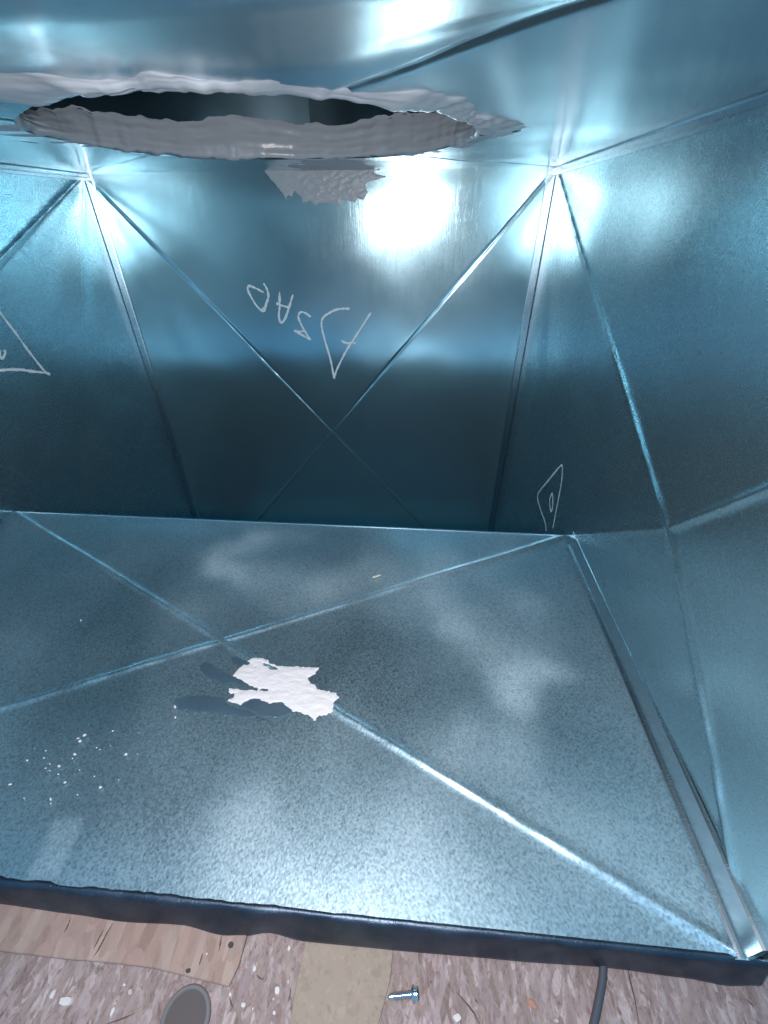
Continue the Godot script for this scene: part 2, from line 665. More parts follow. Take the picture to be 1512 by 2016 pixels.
	M.shaving = matte(Color(0.66, 0.58, 0.42), 0.8)
	M.leaf = matte(Color(0.30, 0.16, 0.11), 0.8)
	M.cable = matte(Color(0.055, 0.06, 0.075), 0.45)
	M.disc = matte(Color(0.075, 0.066, 0.066), 0.85)
	M.disc_rim = matte(Color(0.12, 0.115, 0.12), 0.8)
	M.screw = metal(Color(0.60, 0.68, 0.74), 0.22, null, null, 0.0, 1.0)
	M.screw.normal_enabled = false
	M.cap = matte(Color(0.16, 0.56, 0.68), 0.7)  # teal fill colour for the unseen shaft bottom
	M.gloom = matte(Color(0.03, 0.035, 0.04), 0.9)


# ---------------------------------------------------------------- the scene
func _ready() -> void:
	var cam := Camera3D.new()
	cam.name = "camera"
	cam.position = Vector3(0.0, 0.535, 0.0)
	cam.rotation = Vector3(-0.6103, 0.0815, -0.0057)
	cam.fov = 100.43
	cam.near = 0.005
	cam.far = 60.0
	add_child(cam)
	var env := Environment.new()
	env.background_mode = Environment.BG_SKY
	var sky := Sky.new()
	var sm := ProceduralSkyMaterial.new()
	sm.sky_top_color = Color(0.29, 0.54, 0.69)
	sm.sky_horizon_color = Color(0.48, 0.64, 0.73)
	sm.ground_bottom_color = Color(0.22, 0.20, 0.20)
	sm.ground_horizon_color = Color(0.40, 0.42, 0.46)
	sm.sky_energy_multiplier = 1.25
	sm.ground_energy_multiplier = 0.3
	sm.sun_angle_max = 0.0
	sky.sky_material = sm
	env.sky = sky
	env.tonemap_mode = Environment.TONE_MAPPER_LINEAR
	env.tonemap_exposure = 1.0
	env.sdfgi_enabled = true
	env.ssao_enabled = true
	env.ssil_enabled = true
	var we := WorldEnvironment.new()
	we.name = "world_environment"
	we.environment = env
	add_child(we)
	# the phone's torch, beside the lens
	var torch := OmniLight3D.new()
	torch.name = "phone_torch"
	torch.position = Vector3(-0.065, 0.51, 0.015)
	torch.light_color = Color(1.0, 0.965, 0.965)
	torch.light_energy = 0.41
	torch.light_size = 0.03
	torch.omni_range = 6.0
	torch.omni_attenuation = 2.0
	torch.shadow_enabled = true
	add_child(torch)

	rng.seed = 77
	oil.seed = 12
	oil.frequency = 2.6
	oil.fractal_octaves = 2
	oil.fractal_gain = 0.35
	lump.seed = 4
	lump.frequency = 18.0
	lump.fractal_octaves = 3
	materials()
	ground()
	duct()
	loose()


func ground() -> void:
	var m := Mesher.new()
	var xs := [-4.0, XL - 0.02, XR + 0.02, 4.0]
	var ds := [-4.0, DF + 0.005, DB + 0.02, 4.0]
	for i in 3:
		for j in 3:
			if i == 1 and j == 1:
				continue
			m.quad(Vector3(xs[i], 0, -ds[j]), Vector3(xs[i + 1], 0, -ds[j]), Vector3(xs[i + 1], 0, -ds[j + 1]), Vector3(xs[i], 0, -ds[j + 1]), Vector3.UP)
	var g := part("ground", m.mesh(), M.ground, self)
	g.set_meta("kind", "structure")


func crease(a: Vector2, b: Vector2, lift: float, wide: float) -> Array:
	return [a, b, lift, wide]


func duct() -> void:
	var root := thing("duct_elbow", "open galvanised sheet metal duct elbow with creased panels and a sealed hole in its roof", "duct")
	# floor panel
	var fa := Vector2(XL, DN)
	var fb := Vector2(XR, DN)
	var fc := Vector2(XR, DF)
	var fd := Vector2(XL, DF)
	var fm := (fa + fc) * 0.5
	var h := -0.005
	var FL := frame(Vector3(0, YF, 0), Vector3.RIGHT, Vector3.FORWARD, Vector3.UP, fa, fc, [[fa, fb, fm, 0, 0, h], [fb, fc, fm, 0, 0, h], [fc, fd, fm, 0, 0, h], [fd, fa, fm, 0, 0, h]],
		[crease(fa, fm, 0.0022, 0.0050), crease(fb, fm, 0.0022, 0.0050), crease(fc, fm, 0.0022, 0.0050), crease(fd, fm, 0.0022, 0.0050)], 0.0035, 1.0)
	var m := Mesher.new()
	for e in [[fa, fb], [fb, fc], [fc, fd], [fd, fa]]:
		patch(m, FL, e[0], e[1], fm, fm)
	var floor_panel := part("floor_panel", m.mesh(), M.floor, root, "dusty floor panel of the duct with a sealant smear on its crease")
	# back panel
	var ba := Vector2(XL, YB)
	var bb := Vector2(XR, YB)
	var bc := Vector2(XR, YT)
	var bd := Vector2(XL, YT)
	var bm := (ba + bc) * 0.5
	h = -0.008
	var BK := frame(Vector3(0, 0, -DB), Vector3.RIGHT, Vector3.UP, Vector3.BACK, ba, bc, [[ba, bb, bm, 0, 0, h], [bb, bc, bm, 0, 0, h], [bc, bd, bm, 0, 0, h], [bd, ba, bm, 0, 0, h]],
		[crease(ba, bm, -0.0013, 0.0034), crease(bb, bm, -0.0013, 0.0034), crease(bc, bm, -0.0013, 0.0034), crease(bd, bm, -0.0013, 0.0034)], 0.0035, 5.0)
	m = Mesher.new()
	for e in [[ba, bb], [bb, bc], [bc, bd], [bd, ba]]:
		patch(m, BK, e[0], e[1], bm, bm)
	back_sheet(m, BK, [ba - Vector2(0.03, 0.03), bb + Vector2(0.03, -0.03), bc + Vector2(0.03, 0.03), bd + Vector2(-0.03, 0.03)])
	var back_panel := part("back_panel", m.mesh(), M.back, root, "tall back panel of the duct with marker writing")
	# side panels
	var sides := []
	for k in 2:
		var tl := Vector2(DB, YT)
		var nt := Vector2(DN, YT)
		var nr := Vector2(DN, YF)
		var th := Vector2(DF, YF)
		var q := Vector2(DF, -0.325)
		var bn := Vector2(DF, YB)
		var bk := Vector2(DB, YB)
		var mm := Vector2(0.403, 0.246)
		h = 0.003
		var F := frame(Vector3(XR if k == 0 else XL, 0, 0), Vector3.FORWARD, Vector3.UP, Vector3.LEFT if k == 0 else Vector3.RIGHT, Vector2(DN, YB), Vector2(DB, YT),
			[[tl, nt, mm, 0, 0, h], [nt, nr, mm, 0, 0, h], [nr, th, mm, 0, 0, h], [tl, mm, th, 0, h, 0], [tl, th, q, 0, 0, -0.009], [tl, q, bn, 0, -0.009, 0], [tl, bn, bk, 0, 0, 0]],
			[crease(tl, mm, 0.0024, 0.0055), crease(mm, nr, 0.0024, 0.0055), crease(nt, mm, 0.0020, 0.0050), crease(mm, th, 0.0008, 0.0045), crease(tl, q, 0.0004, 0.003)], 0.004, 9.0 + 4.0 * k)
		m = Mesher.new()
		patch(m, F, tl, nt, mm, mm)
		patch(m, F, nt, nr, mm, mm)
		patch(m, F, nr, th, mm, mm)
		patch(m, F, tl, mm, th, q)
		patch(m, F, tl, q, bn, bk)
		back_sheet(m, F, [nt + Vector2(0, 0.03), tl + Vector2(0.03, 0.03), Vector2(DB + 0.03, YF - 0.005), Vector2(DN, YF - 0.005)])
		back_sheet(m, F, [Vector2(DF - 0.03, YF), Vector2(DB + 0.03, YF), Vector2(DB + 0.03, YB - 0.03), Vector2(DF - 0.03, YB - 0.03)])
		sides.append([F, part("side_panel", m.mesh(), M.side, root)])
	# roof panel round the hole
	var top_mid := Vector2(-0.27, 0.65)
	var ta := Vector2(XL, DN)
	var tb := Vector2(XR, DN)
	var tc := Vector2(XR, DB)
	var td := Vector2(XL, DB)
	h = 0.008
	var TP := frame(Vector3(0, YT, 0), Vector3.RIGHT, Vector3.FORWARD, Vector3.DOWN, ta, tc, [[ta, tb, top_mid, 0, 0, h], [tb, tc, top_mid, 0, 0, h], [tc, td, top_mid, 0, 0, h], [td, ta, top_mid, 0, 0, h]],
		[crease(ta, top_mid, -0.0016, 0.005), crease(tb, top_mid, -0.0016, 0.005), crease(tc, top_mid, -0.0012, 0.004), crease(td, top_mid, -0.0012, 0.004)], 0.004, 17.0)
	TP["sag"] = [tb, top_mid]
	m = Mesher.new()
	var st := stops(40)
	for e in [[ta, tb], [tb, tc], [tc, td], [td, ta]]:
		var hits := []
		for c: Vector2 in e:
			var t := Geometry2D.segment_intersects_circle(c, top_mid, HOLE, HOLE_R)
			hits.append((c.lerp(top_mid, t) - HOLE).angle())
		var a0: float = hits[0]
		var sweep := wrapf(hits[1] - a0, -PI, PI)
		var rows := []
		var uvs := []
		for s in 31:
			var line := PackedVector3Array()
			var ul := PackedVector2Array()
			for t in st:
				var outer: Vector2 = (e[0] as Vector2).lerp(e[1], t)
				var inner := HOLE + Vector2.from_angle(a0 + sweep * t) * HOLE_R
				var p := outer.lerp(inner, s / 30.0)
				line.append(at(TP, p))
				ul.append(p)
			rows.append(line)
			uvs.append(ul)
		m.grid(rows, uvs, Vector3.DOWN)
	part("roof_panel", m.mesh(), M.top, root, "roof panel of the duct with a large round hole")
	# shaft below the floor panel, and the collar above the hole
	m = Mesher.new()
	m.quad(Vector3(XL, YF, -DF), Vector3(XR, YF, -DF), Vector3(XR, YB, -DF), Vector3(XL, YB, -DF), Vector3.FORWARD)
	m.quad(Vector3(XL - 0.02, YF - 0.006, -DF + 0.01), Vector3(XR + 0.02, YF - 0.006, -DF + 0.01), Vector3(XR + 0.02, YB, -DF + 0.01), Vector3(XL - 0.02, YB, -DF + 0.01), Vector3.BACK)
	part("throat_panel", m.mesh(), M.side, root)
	m = Mesher.new()
	m.quad(Vector3(XL - 0.03, YB, -DF + 0.03), Vector3(XR + 0.03, YB, -DF + 0.03), Vector3(XR + 0.03, YB, -DB - 0.03), Vector3(XL - 0.03, YB, -DB - 0.03), Vector3.UP)
	part("unseen_bounce_cap", m.mesh(), M.cap, root)  # added unseen bottom, coloured to bounce light and lift the dark shaft
	m = Mesher.new()
	var c3 := Vector3(HOLE.x, YT, -HOLE.y)
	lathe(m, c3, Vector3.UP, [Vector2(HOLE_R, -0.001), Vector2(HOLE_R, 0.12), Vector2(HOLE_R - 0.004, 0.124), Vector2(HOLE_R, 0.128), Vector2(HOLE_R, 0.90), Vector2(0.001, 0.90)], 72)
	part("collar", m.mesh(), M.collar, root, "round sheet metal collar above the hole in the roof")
	# folded edges: corner seams, roof and floor flanges
	var fold := [Vector2(0, 0.0002), Vector2(0.0005, 0.0022), Vector2(0.0018, 0.004), Vector2(0.018, 0.004), Vector2(0.0196, 0.003), Vector2(0.020, 0.0)]
	strip(Vector3(XR, YT, -DB), Vector3(XR, YB, -DB), Vector3.LEFT, Vector3.BACK, fold, M.seam, "corner_seam", root)
	strip(Vector3(XL, YT, -DB), Vector3(XL, YB, -DB), Vector3.RIGHT, Vector3.BACK, fold, M.seam, "corner_seam", root)
	var flange := [Vector2(0.0, 0.0), Vector2(0.0004, 0.0050), Vector2(0.0016, 0.0068), Vector2(0.0034, 0.0064), Vector2(0.0048, 0.0044), Vector2(0.0056, 0.0022), Vector2(0.034, 0.0022), Vector2(0.0355, 0.0012), Vector2(0.0355, 0.0)]
	strip(Vector3(XR, YF, -DF + 0.032), Vector3(XR, YF, -DN), Vector3.UP, Vector3.LEFT, flange, M.seam, "floor_flange", root, 0.0012, 0.004)
	strip(Vector3(XL, YF, -DF + 0.032), Vector3(XL, YF, -DN), Vector3.UP, Vector3.RIGHT, flange, M.seam, "floor_flange", root, 0.0012, 0.004)
	var drop := [Vector2(0.0, 0.004), Vector2(0.001, 0.0030), Vector2(0.0022, 0.0022), Vector2(0.008, 0.0024), Vector2(0.0088, 0.0014), Vector2(0.0096, 0.0024), Vector2(0.0145, 0.0024), Vector2(0.0152, 0.0)]
	strip(Vector3(XR, YT, -DB), Vector3(XR, YT, -DN), Vector3.DOWN, Vector3.LEFT, drop, M.seam, "roof_flange", root)
	strip(Vector3(XL, YT, -DB), Vector3(XL, YT, -DN), Vector3.DOWN, Vector3.RIGHT, drop, M.seam, "roof_flange", root)
	# bright cut edge of the floor panel above the shaft
	var hem := [Vector2(0, 0.0), Vector2(0.0004, 0.0014), Vector2(0.0016, 0.0018), Vector2(0.0028, 0.0014), Vector2(0.0034, -0.001)]
	strip(Vector3(XL, YF, -DF + 0.0006), Vector3(XR, YF, -DF + 0.0006), Vector3.FORWARD, Vector3.UP, hem, M.seam, "hemmed_edge", root, 0.0004)
	lip(root)
	sealant(root, FL, BK, floor_panel)
	# writing
	for s: Array in [[Vector2(-0.4230, 0.3636), Vector2(-0.4432, 0.3737), Vector2(-0.4599, 0.3788), Vector2(-0.4652, 0.3698), Vector2(-0.4591, 0.3516), Vector2(-0.4481, 0.3305), Vector2(-0.4352, 0.3185), Vector2(-0.4261, 0.3186), Vector2(-0.4323, 0.3266)],
	[Vector2(-0.4192, 0.3853), Vector2(-0.4116, 0.3701), Vector2(-0.4116, 0.3519), Vector2(-0.4202, 0.3361), Vector2(-0.4276, 0.3186)],
	[Vector2(-0.3787, 0.3651), Vector2(-0.3841, 0.3284), Vector2(-0.3894, 0.3067), Vector2(-0.3869, 0.2888), Vector2(-0.3734, 0.2986), Vector2(-0.3573, 0.3286), Vector2(-0.3429, 0.3589)],
	[Vector2(-0.3916, 0.3376), Vector2(-0.3790, 0.3324), Vector2(-0.3575, 0.3272)],
	[Vector2(-0.3006, 0.3043), Vector2(-0.3159, 0.3142), Vector2(-0.3277, 0.3154), Vector2(-0.3350, 0.3045), Vector2(-0.3309, 0.2880), Vector2(-0.3238, 0.2714), Vector2(-0.3110, 0.2488), Vector2(-0.3078, 0.2445), Vector2(-0.3286, 0.2557), Vector2(-0.3502, 0.2677), Vector2(-0.3398, 0.2650), Vector2(-0.3227, 0.2671)],
	[Vector2(-0.1911, 0.3252), Vector2(-0.2204, 0.3244), Vector2(-0.2445, 0.3162), Vector2(-0.2664, 0.3024), Vector2(-0.2726, 0.2831), Vector2(-0.2680, 0.2493), Vector2(-0.2545, 0.1875), Vector2(-0.2489, 0.1347)],
	[Vector2(-0.2489, 0.1347), Vector2(-0.2373, 0.1633), Vector2(-0.2092, 0.2123), Vector2(-0.1861, 0.2447), Vector2(-0.1345, 0.3158)],
	[Vector2(-0.2196, 0.2428), Vector2(-0.2048, 0.2363), Vector2(-0.1864, 0.2375), Vector2(-0.1789, 0.2347)]]:
		stroke(BK, s, 0.0062, "marker_stroke", back_panel)
	for s: Array in [[Vector2(0.7591, 0.1266), Vector2(0.7451, 0.1003), Vector2(0.7360, 0.0459), Vector2(0.7271, 0.0011)],
	[Vector2(0.7591, 0.1266), Vector2(0.7738, 0.1214), Vector2(0.8249, 0.0588), Vector2(0.8721, -0.0072), Vector2(0.8375, -0.0235), Vector2(0.7864, -0.0226), Vector2(0.7611, -0.0315)],
	[Vector2(0.7842, 0.0519), Vector2(0.7874, 0.0306), Vector2(0.7656, 0.0192), Vector2(0.7596, 0.0298), Vector2(0.7727, 0.0466), Vector2(0.7842, 0.0519)]]:
		stroke(sides[0][0], s, 0.0045, "marker_stroke", sides[0][1])
	for s: Array in [[Vector2(0.8395, 0.4016), Vector2(0.8458, 0.3809), Vector2(0.8498, 0.3661), Vector2(0.8594, 0.3370), Vector2(0.8683, 0.3042), Vector2(0.8853, 0.2553), Vector2(0.8957, 0.2435)],
	[Vector2(0.8957, 0.2435), Vector2(0.8898, 0.2490), Vector2(0.8573, 0.2624), Vector2(0.8334, 0.2730), Vector2(0.8092, 0.2807), Vector2(0.7852, 0.2862), Vector2(0.7672, 0.2889)],
	[Vector2(0.8067, 0.3260), Vector2(0.8032, 0.3143), Vector2(0.8003, 0.3055), Vector2(0.8054, 0.3052), Vector2(0.8136, 0.3105), Vector2(0.8171, 0.3171)]]:
		stroke(sides[1][0], s, 0.0055, "marker_stroke", sides[1][1])


# the dented front edge of the floor panel, folded down to the ground
func lip(root: Node3D) -> void:
	var foot: Array = [Vector2(-0.8584, 0.0820), Vector2(-0.6402, 0.0888), Vector2(-0.4781, 0.0898), Vector2(-0.3729, 0.0887), Vector2(-0.3010, 0.0871), Vector2(-0.2508, 0.0858), Vector2(-0.1937, 0.0878), Vector2(-0.1541, 0.0841), Vector2(-0.1358, 0.0856), Vector2(-0.1136, 0.0893), Vector2(-0.0802, 0.0863), Vector2(-0.0093, 0.0869), Vector2(0.0986, 0.0884), Vector2(0.1849, 0.0905), Vector2(0.2471, 0.0894), Vector2(0.2789, 0.0875), Vector2(0.3043, 0.0895)]
	var m := Mesher.new()
	var rows := []
	var uvs := []
	var n := 190
	for i in n + 1:
		var x := lerpf(XL - 0.012, XR + 0.018, float(i) / n)
		var k := 0
		while k < foot.size() - 2 and foot[k + 1].x < x:
			k += 1
		var a: Vector2 = foot[k]
		var b: Vector2 = foot[k + 1]
		var df := lerpf(a.y, b.y, smoothstep(0.0, 1.0, clampf((x - a.x) / (b.x - a.x), 0.0, 1.0)))
		var w := lump.get_noise_2d(x * 1.0, 40.0) * 0.0022
		var w2 := lump.get_noise_2d(x * 2.6, 60.0) * 0.0018
		var w3 := (lump.get_noise_2d(x * 1.2, 80.0) + 0.4 * lump.get_noise_2d(x * 4.0, 90.0)) * 0.0024 * smoothstep(0.1, -0.25, x)
		var prof := [Vector2(DN + 0.0035 + w3, YF - 0.0012), Vector2(DN + 0.0032 + w3, YF + 0.0008), Vector2(DN + 0.0012 + w3 * 0.5, YF + 0.0011 + w2 * 0.2), Vector2(DN - 0.0008 + w * 0.4, YF + 0.0004 + w2 * 0.4), Vector2(DN - 0.0028 + w * 0.6, YF - 0.0022),
			Vector2(lerpf(DN - 0.003, df, 0.3) + w, YF - 0.009 + w2), Vector2(lerpf(DN - 0.003, df, 0.62) + w * 1.3, YF - 0.018 + w2), Vector2(df + 0.0004, 0.007), Vector2(df - 0.0003, 0.0035), Vector2(df + 0.0012, 0.0018)]
		var line := PackedVector3Array()
		var ul := PackedVector2Array()
		for p: Vector2 in prof:
			line.append(Vector3(x, p.y, -p.x))
			ul.append(Vector2(x, p.x + p.y))
		rows.append(line)
		uvs.append(ul)
	m.grid(rows, uvs, Vector3(0, 0.4, 1))
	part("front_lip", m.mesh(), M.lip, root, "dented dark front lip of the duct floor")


func sealant(root: Node3D, FL: Dictionary, BK: Dictionary, floor_panel: Node3D) -> void:
	var m := Mesher.new()
	var rows := []
	var uvs := []
	var steps := 420
	for i in steps + 1:
		var a := TAU * i / steps
		var dir := Vector2.from_angle(a)
		var left := smoothstep(0.68, 0.95, dir.dot(Vector2(-0.82, -0.57)))
		var right := pow(maxf(0.0, dir.dot(Vector2(0.998, -0.06))), 40.0)
		var far := smoothstep(0.90, 0.995, dir.dot(Vector2(0.06, 0.998).normalized()))
		var rag := lump.get_noise_2d(dir.x * 0.13, dir.y * 0.13) * 0.030 + lump.get_noise_2d(dir.x * 0.7, dir.y * 0.7) * 0.008
		var ro := HOLE_R + 0.034 + rag + left * 0.12 + right * 0.028 + far * 0.27
		var lim := (DB - 0.002 - HOLE.y) / maxf(dir.y, 0.001)
		ro = clampf(ro, HOLE_R + 0.008, lim if dir.y > 0.0 else 1.0)
		var th := 0.0046 + 0.004 * lump.get_noise_2d(dir.x * 0.25 + 5.0, dir.y * 0.25) + 0.0018 * lump.get_noise_2d(dir.x * 0.7 + 5.0, dir.y * 0.7)
		th = maxf(th * (1.0 - 0.25 * left) + 0.003 * smoothstep(0.2, -0.6, dir.y), 0.003)
		var tin := 0.005 + 0.002 * lump.get_noise_2d(dir.x * 0.3, dir.y * 0.3 + 9.0)
		var hs := lerpf(0.012, 0.045, smoothstep(-0.6, 0.9, dir.y)) + 0.014 * lump.get_noise_2d(dir.x * 0.08 + 3.0, dir.y * 0.08) + 0.003 * lump.get_noise_2d(dir.x * 0.45 + 3.0, dir.y * 0.45)
		var prof := []
		for k in 13:
			var s := k / 12.0
			prof.append(Vector2(lerpf(ro, HOLE_R + 0.002, s), YT - 0.0004 - th * (1.0 - pow(1.0 - s, 2.2)) * (1.0 - far * 0.5)))
		prof.append(Vector2(HOLE_R - tin * 0.55, YT - th * 0.9))
		prof.append(Vector2(HOLE_R - tin, YT - th * 0.3))
		for k in 15:
			var s := (k + 1) / 15.0
			prof.append(Vector2(HOLE_R - lerpf(tin, 0.0006, s * s), YT + hs * s))
		var line := PackedVector3Array()
		var ul := PackedVector2Array()
		for k in prof.size():
			var p: Vector2 = prof[k]
			var q := Vector3(HOLE.x + dir.x * p.x, p.y, -(HOLE.y + dir.y * p.x))
			if k > 0 and k < prof.size() - 1:
				# trowel marks: long along the rim, short across it
				var around := a * HOLE_R
				var e := 0.0015 * lump.get_noise_2d(around * 0.22, k * 0.022) + 0.0010 * lump.get_noise_3d(q.x * 1.4, q.y * 3.0, q.z * 1.4)
				if k < 13:
					q.y -= e
				else:
					q.x -= dir.x * e
					q.z += dir.y * e
			line.append(q)
			ul.append(Vector2(a * 0.26, k * 0.006))
		rows.append(line)
		uvs.append(ul)
	m.grid(rows, uvs, Vector3.ZERO, -1.0)
	part("sealant_ring", m.mesh(), M.sealant_ring, root, "thick grey sealant smeared round the hole in the roof")
	blob(BK, [Vector2(-0.3740, 0.6245), Vector2(-0.3754, 0.6163), Vector2(-0.3611, 0.6004), Vector2(-0.3486, 0.5871), Vector2(-0.3362, 0.5717), Vector2(-0.3324, 0.5639), Vector2(-0.3286, 0.5735), Vector2(-0.3193, 0.5696), Vector2(-0.3105, 0.5811), Vector2(-0.2949, 0.5694), Vector2(-0.2914, 0.5578), Vector2(-0.2738, 0.5615), Vector2(-0.2626, 0.5517), Vector2(-0.2522, 0.5575), Vector2(-0.2402, 0.5555), Vector2(-0.2302, 0.5584), Vector2(-0.2184, 0.5534), Vector2(-0.2040, 0.5494), Vector2(-0.1983, 0.5630), Vector2(-0.1791, 0.5610), Vector2(-0.1672, 0.5570), Vector2(-0.1620, 0.5647), Vector2(-0.1453, 0.5627), Vector2(-0.1353, 0.5779), Vector2(-0.1444, 0.5892), Vector2(-0.1348, 0.5966), Vector2(-0.1113, 0.6001), Vector2(-0.0902, 0.6054), Vector2(-0.1181, 0.6111), Vector2(-0.1227, 0.6157), Vector2(-0.0948, 0.6190), Vector2(-0.0948, 0.6217)], [], 0.002, 0.0022, 0.002, M.sealant_grey, "sealant_smear", root, "thin grey sealant smear at the top of the back panel")
	blob(FL, [Vector2(-0.2184, 0.3473), Vector2(-0.2135, 0.3529), Vector2(-0.1997, 0.3548), Vector2(-0.1911, 0.3516), Vector2(-0.1850, 0.3464), Vector2(-0.1725, 0.3444), Vector2(-0.1429, 0.3449), Vector2(-0.1172, 0.3455), Vector2(-0.1220, 0.3369), Vector2(-0.1296, 0.3290), Vector2(-0.1259, 0.3221), Vector2(-0.1182, 0.3196), Vector2(-0.1128, 0.3138), Vector2(-0.0984, 0.3118), Vector2(-0.0881, 0.3088), Vector2(-0.0832, 0.3047), Vector2(-0.0889, 0.2977), Vector2(-0.0880, 0.2850), Vector2(-0.0951, 0.2803), Vector2(-0.1041, 0.2782), Vector2(-0.1084, 0.2705), Vector2(-0.1120, 0.2749), Vector2(-0.1203, 0.2791), Vector2(-0.1329, 0.2816), Vector2(-0.1367, 0.2806), Vector2(-0.1437, 0.2864), Vector2(-0.1532, 0.2914), Vector2(-0.1602, 0.2916), Vector2(-0.1705, 0.2894), Vector2(-0.1770, 0.2925), Vector2(-0.1861, 0.2947), Vector2(-0.1954, 0.2933), Vector2(-0.2009, 0.2892), Vector2(-0.2054, 0.2846), Vector2(-0.2136, 0.2861), Vector2(-0.2235, 0.2883), Vector2(-0.2165, 0.2939), Vector2(-0.2182, 0.2983), Vector2(-0.2263, 0.2992), Vector2(-0.2289, 0.3058), Vector2(-0.2151, 0.3053), Vector2(-0.2010, 0.3056), Vector2(-0.1841, 0.3061), Vector2(-0.1662, 0.3075), Vector2(-0.1907, 0.3087), Vector2(-0.2033, 0.3124), Vector2(-0.2173, 0.3192), Vector2(-0.2300, 0.3239), Vector2(-0.2254, 0.3374), Vector2(-0.2211, 0.3420), Vector2(-0.2111, 0.3436), Vector2(-0.2039, 0.3399), Vector2(-0.2117, 0.3452)], [Vector2(-0.2002, 0.3469), Vector2(-0.1874, 0.3445), Vector2(-0.1728, 0.3405), Vector2(-0.1705, 0.3374), Vector2(-0.1823, 0.3373), Vector2(-0.1925, 0.3416)], 0.0011, 0.0017, 0.0024, M.sealant, "sealant_smear", root, "white sealant smear on the floor panel crease")
	for s: Array in [[Vector2(-0.2796, 0.3308), Vector2(-0.2785, 0.3385), Vector2(-0.2704, 0.3408), Vector2(-0.2553, 0.3335), Vector2(-0.2359, 0.3259), Vector2(-0.2287, 0.3223), Vector2(-0.2055, 0.3145), Vector2(-0.2084, 0.3104), Vector2(-0.2286, 0.3144), Vector2(-0.2338, 0.3093), Vector2(-0.2503, 0.3143), Vector2(-0.2685, 0.3226)], [Vector2(-0.2394, 0.3466), Vector2(-0.2401, 0.3526), Vector2(-0.2348, 0.3548), Vector2(-0.2293, 0.3482), Vector2(-0.2202, 0.3480), Vector2(-0.2105, 0.3419), Vector2(-0.2213, 0.3428), Vector2(-0.2275, 0.3389), Vector2(-0.2354, 0.3400)], [Vector2(-0.2043, 0.2832), Vector2(-0.1949, 0.2919), Vector2(-0.1784, 0.2924), Vector2(-0.1717, 0.2886), Vector2(-0.1571, 0.2904), Vector2(-0.1450, 0.2863), Vector2(-0.1362, 0.2785), Vector2(-0.1466, 0.2723), Vector2(-0.1714, 0.2704), Vector2(-0.1850, 0.2749)], [Vector2(-0.2922, 0.2841), Vector2(-0.2632, 0.2933), Vector2(-0.2289, 0.2910), Vector2(-0.2191, 0.2828), Vector2(-0.1770, 0.2728), Vector2(-0.1940, 0.2670), Vector2(-0.2466, 0.2707), Vector2(-0.2803, 0.2735)]]:
		blob(FL, s, [], 0.002, 0.00003, 0.003, M.smear, "wiped_streak", floor_panel)


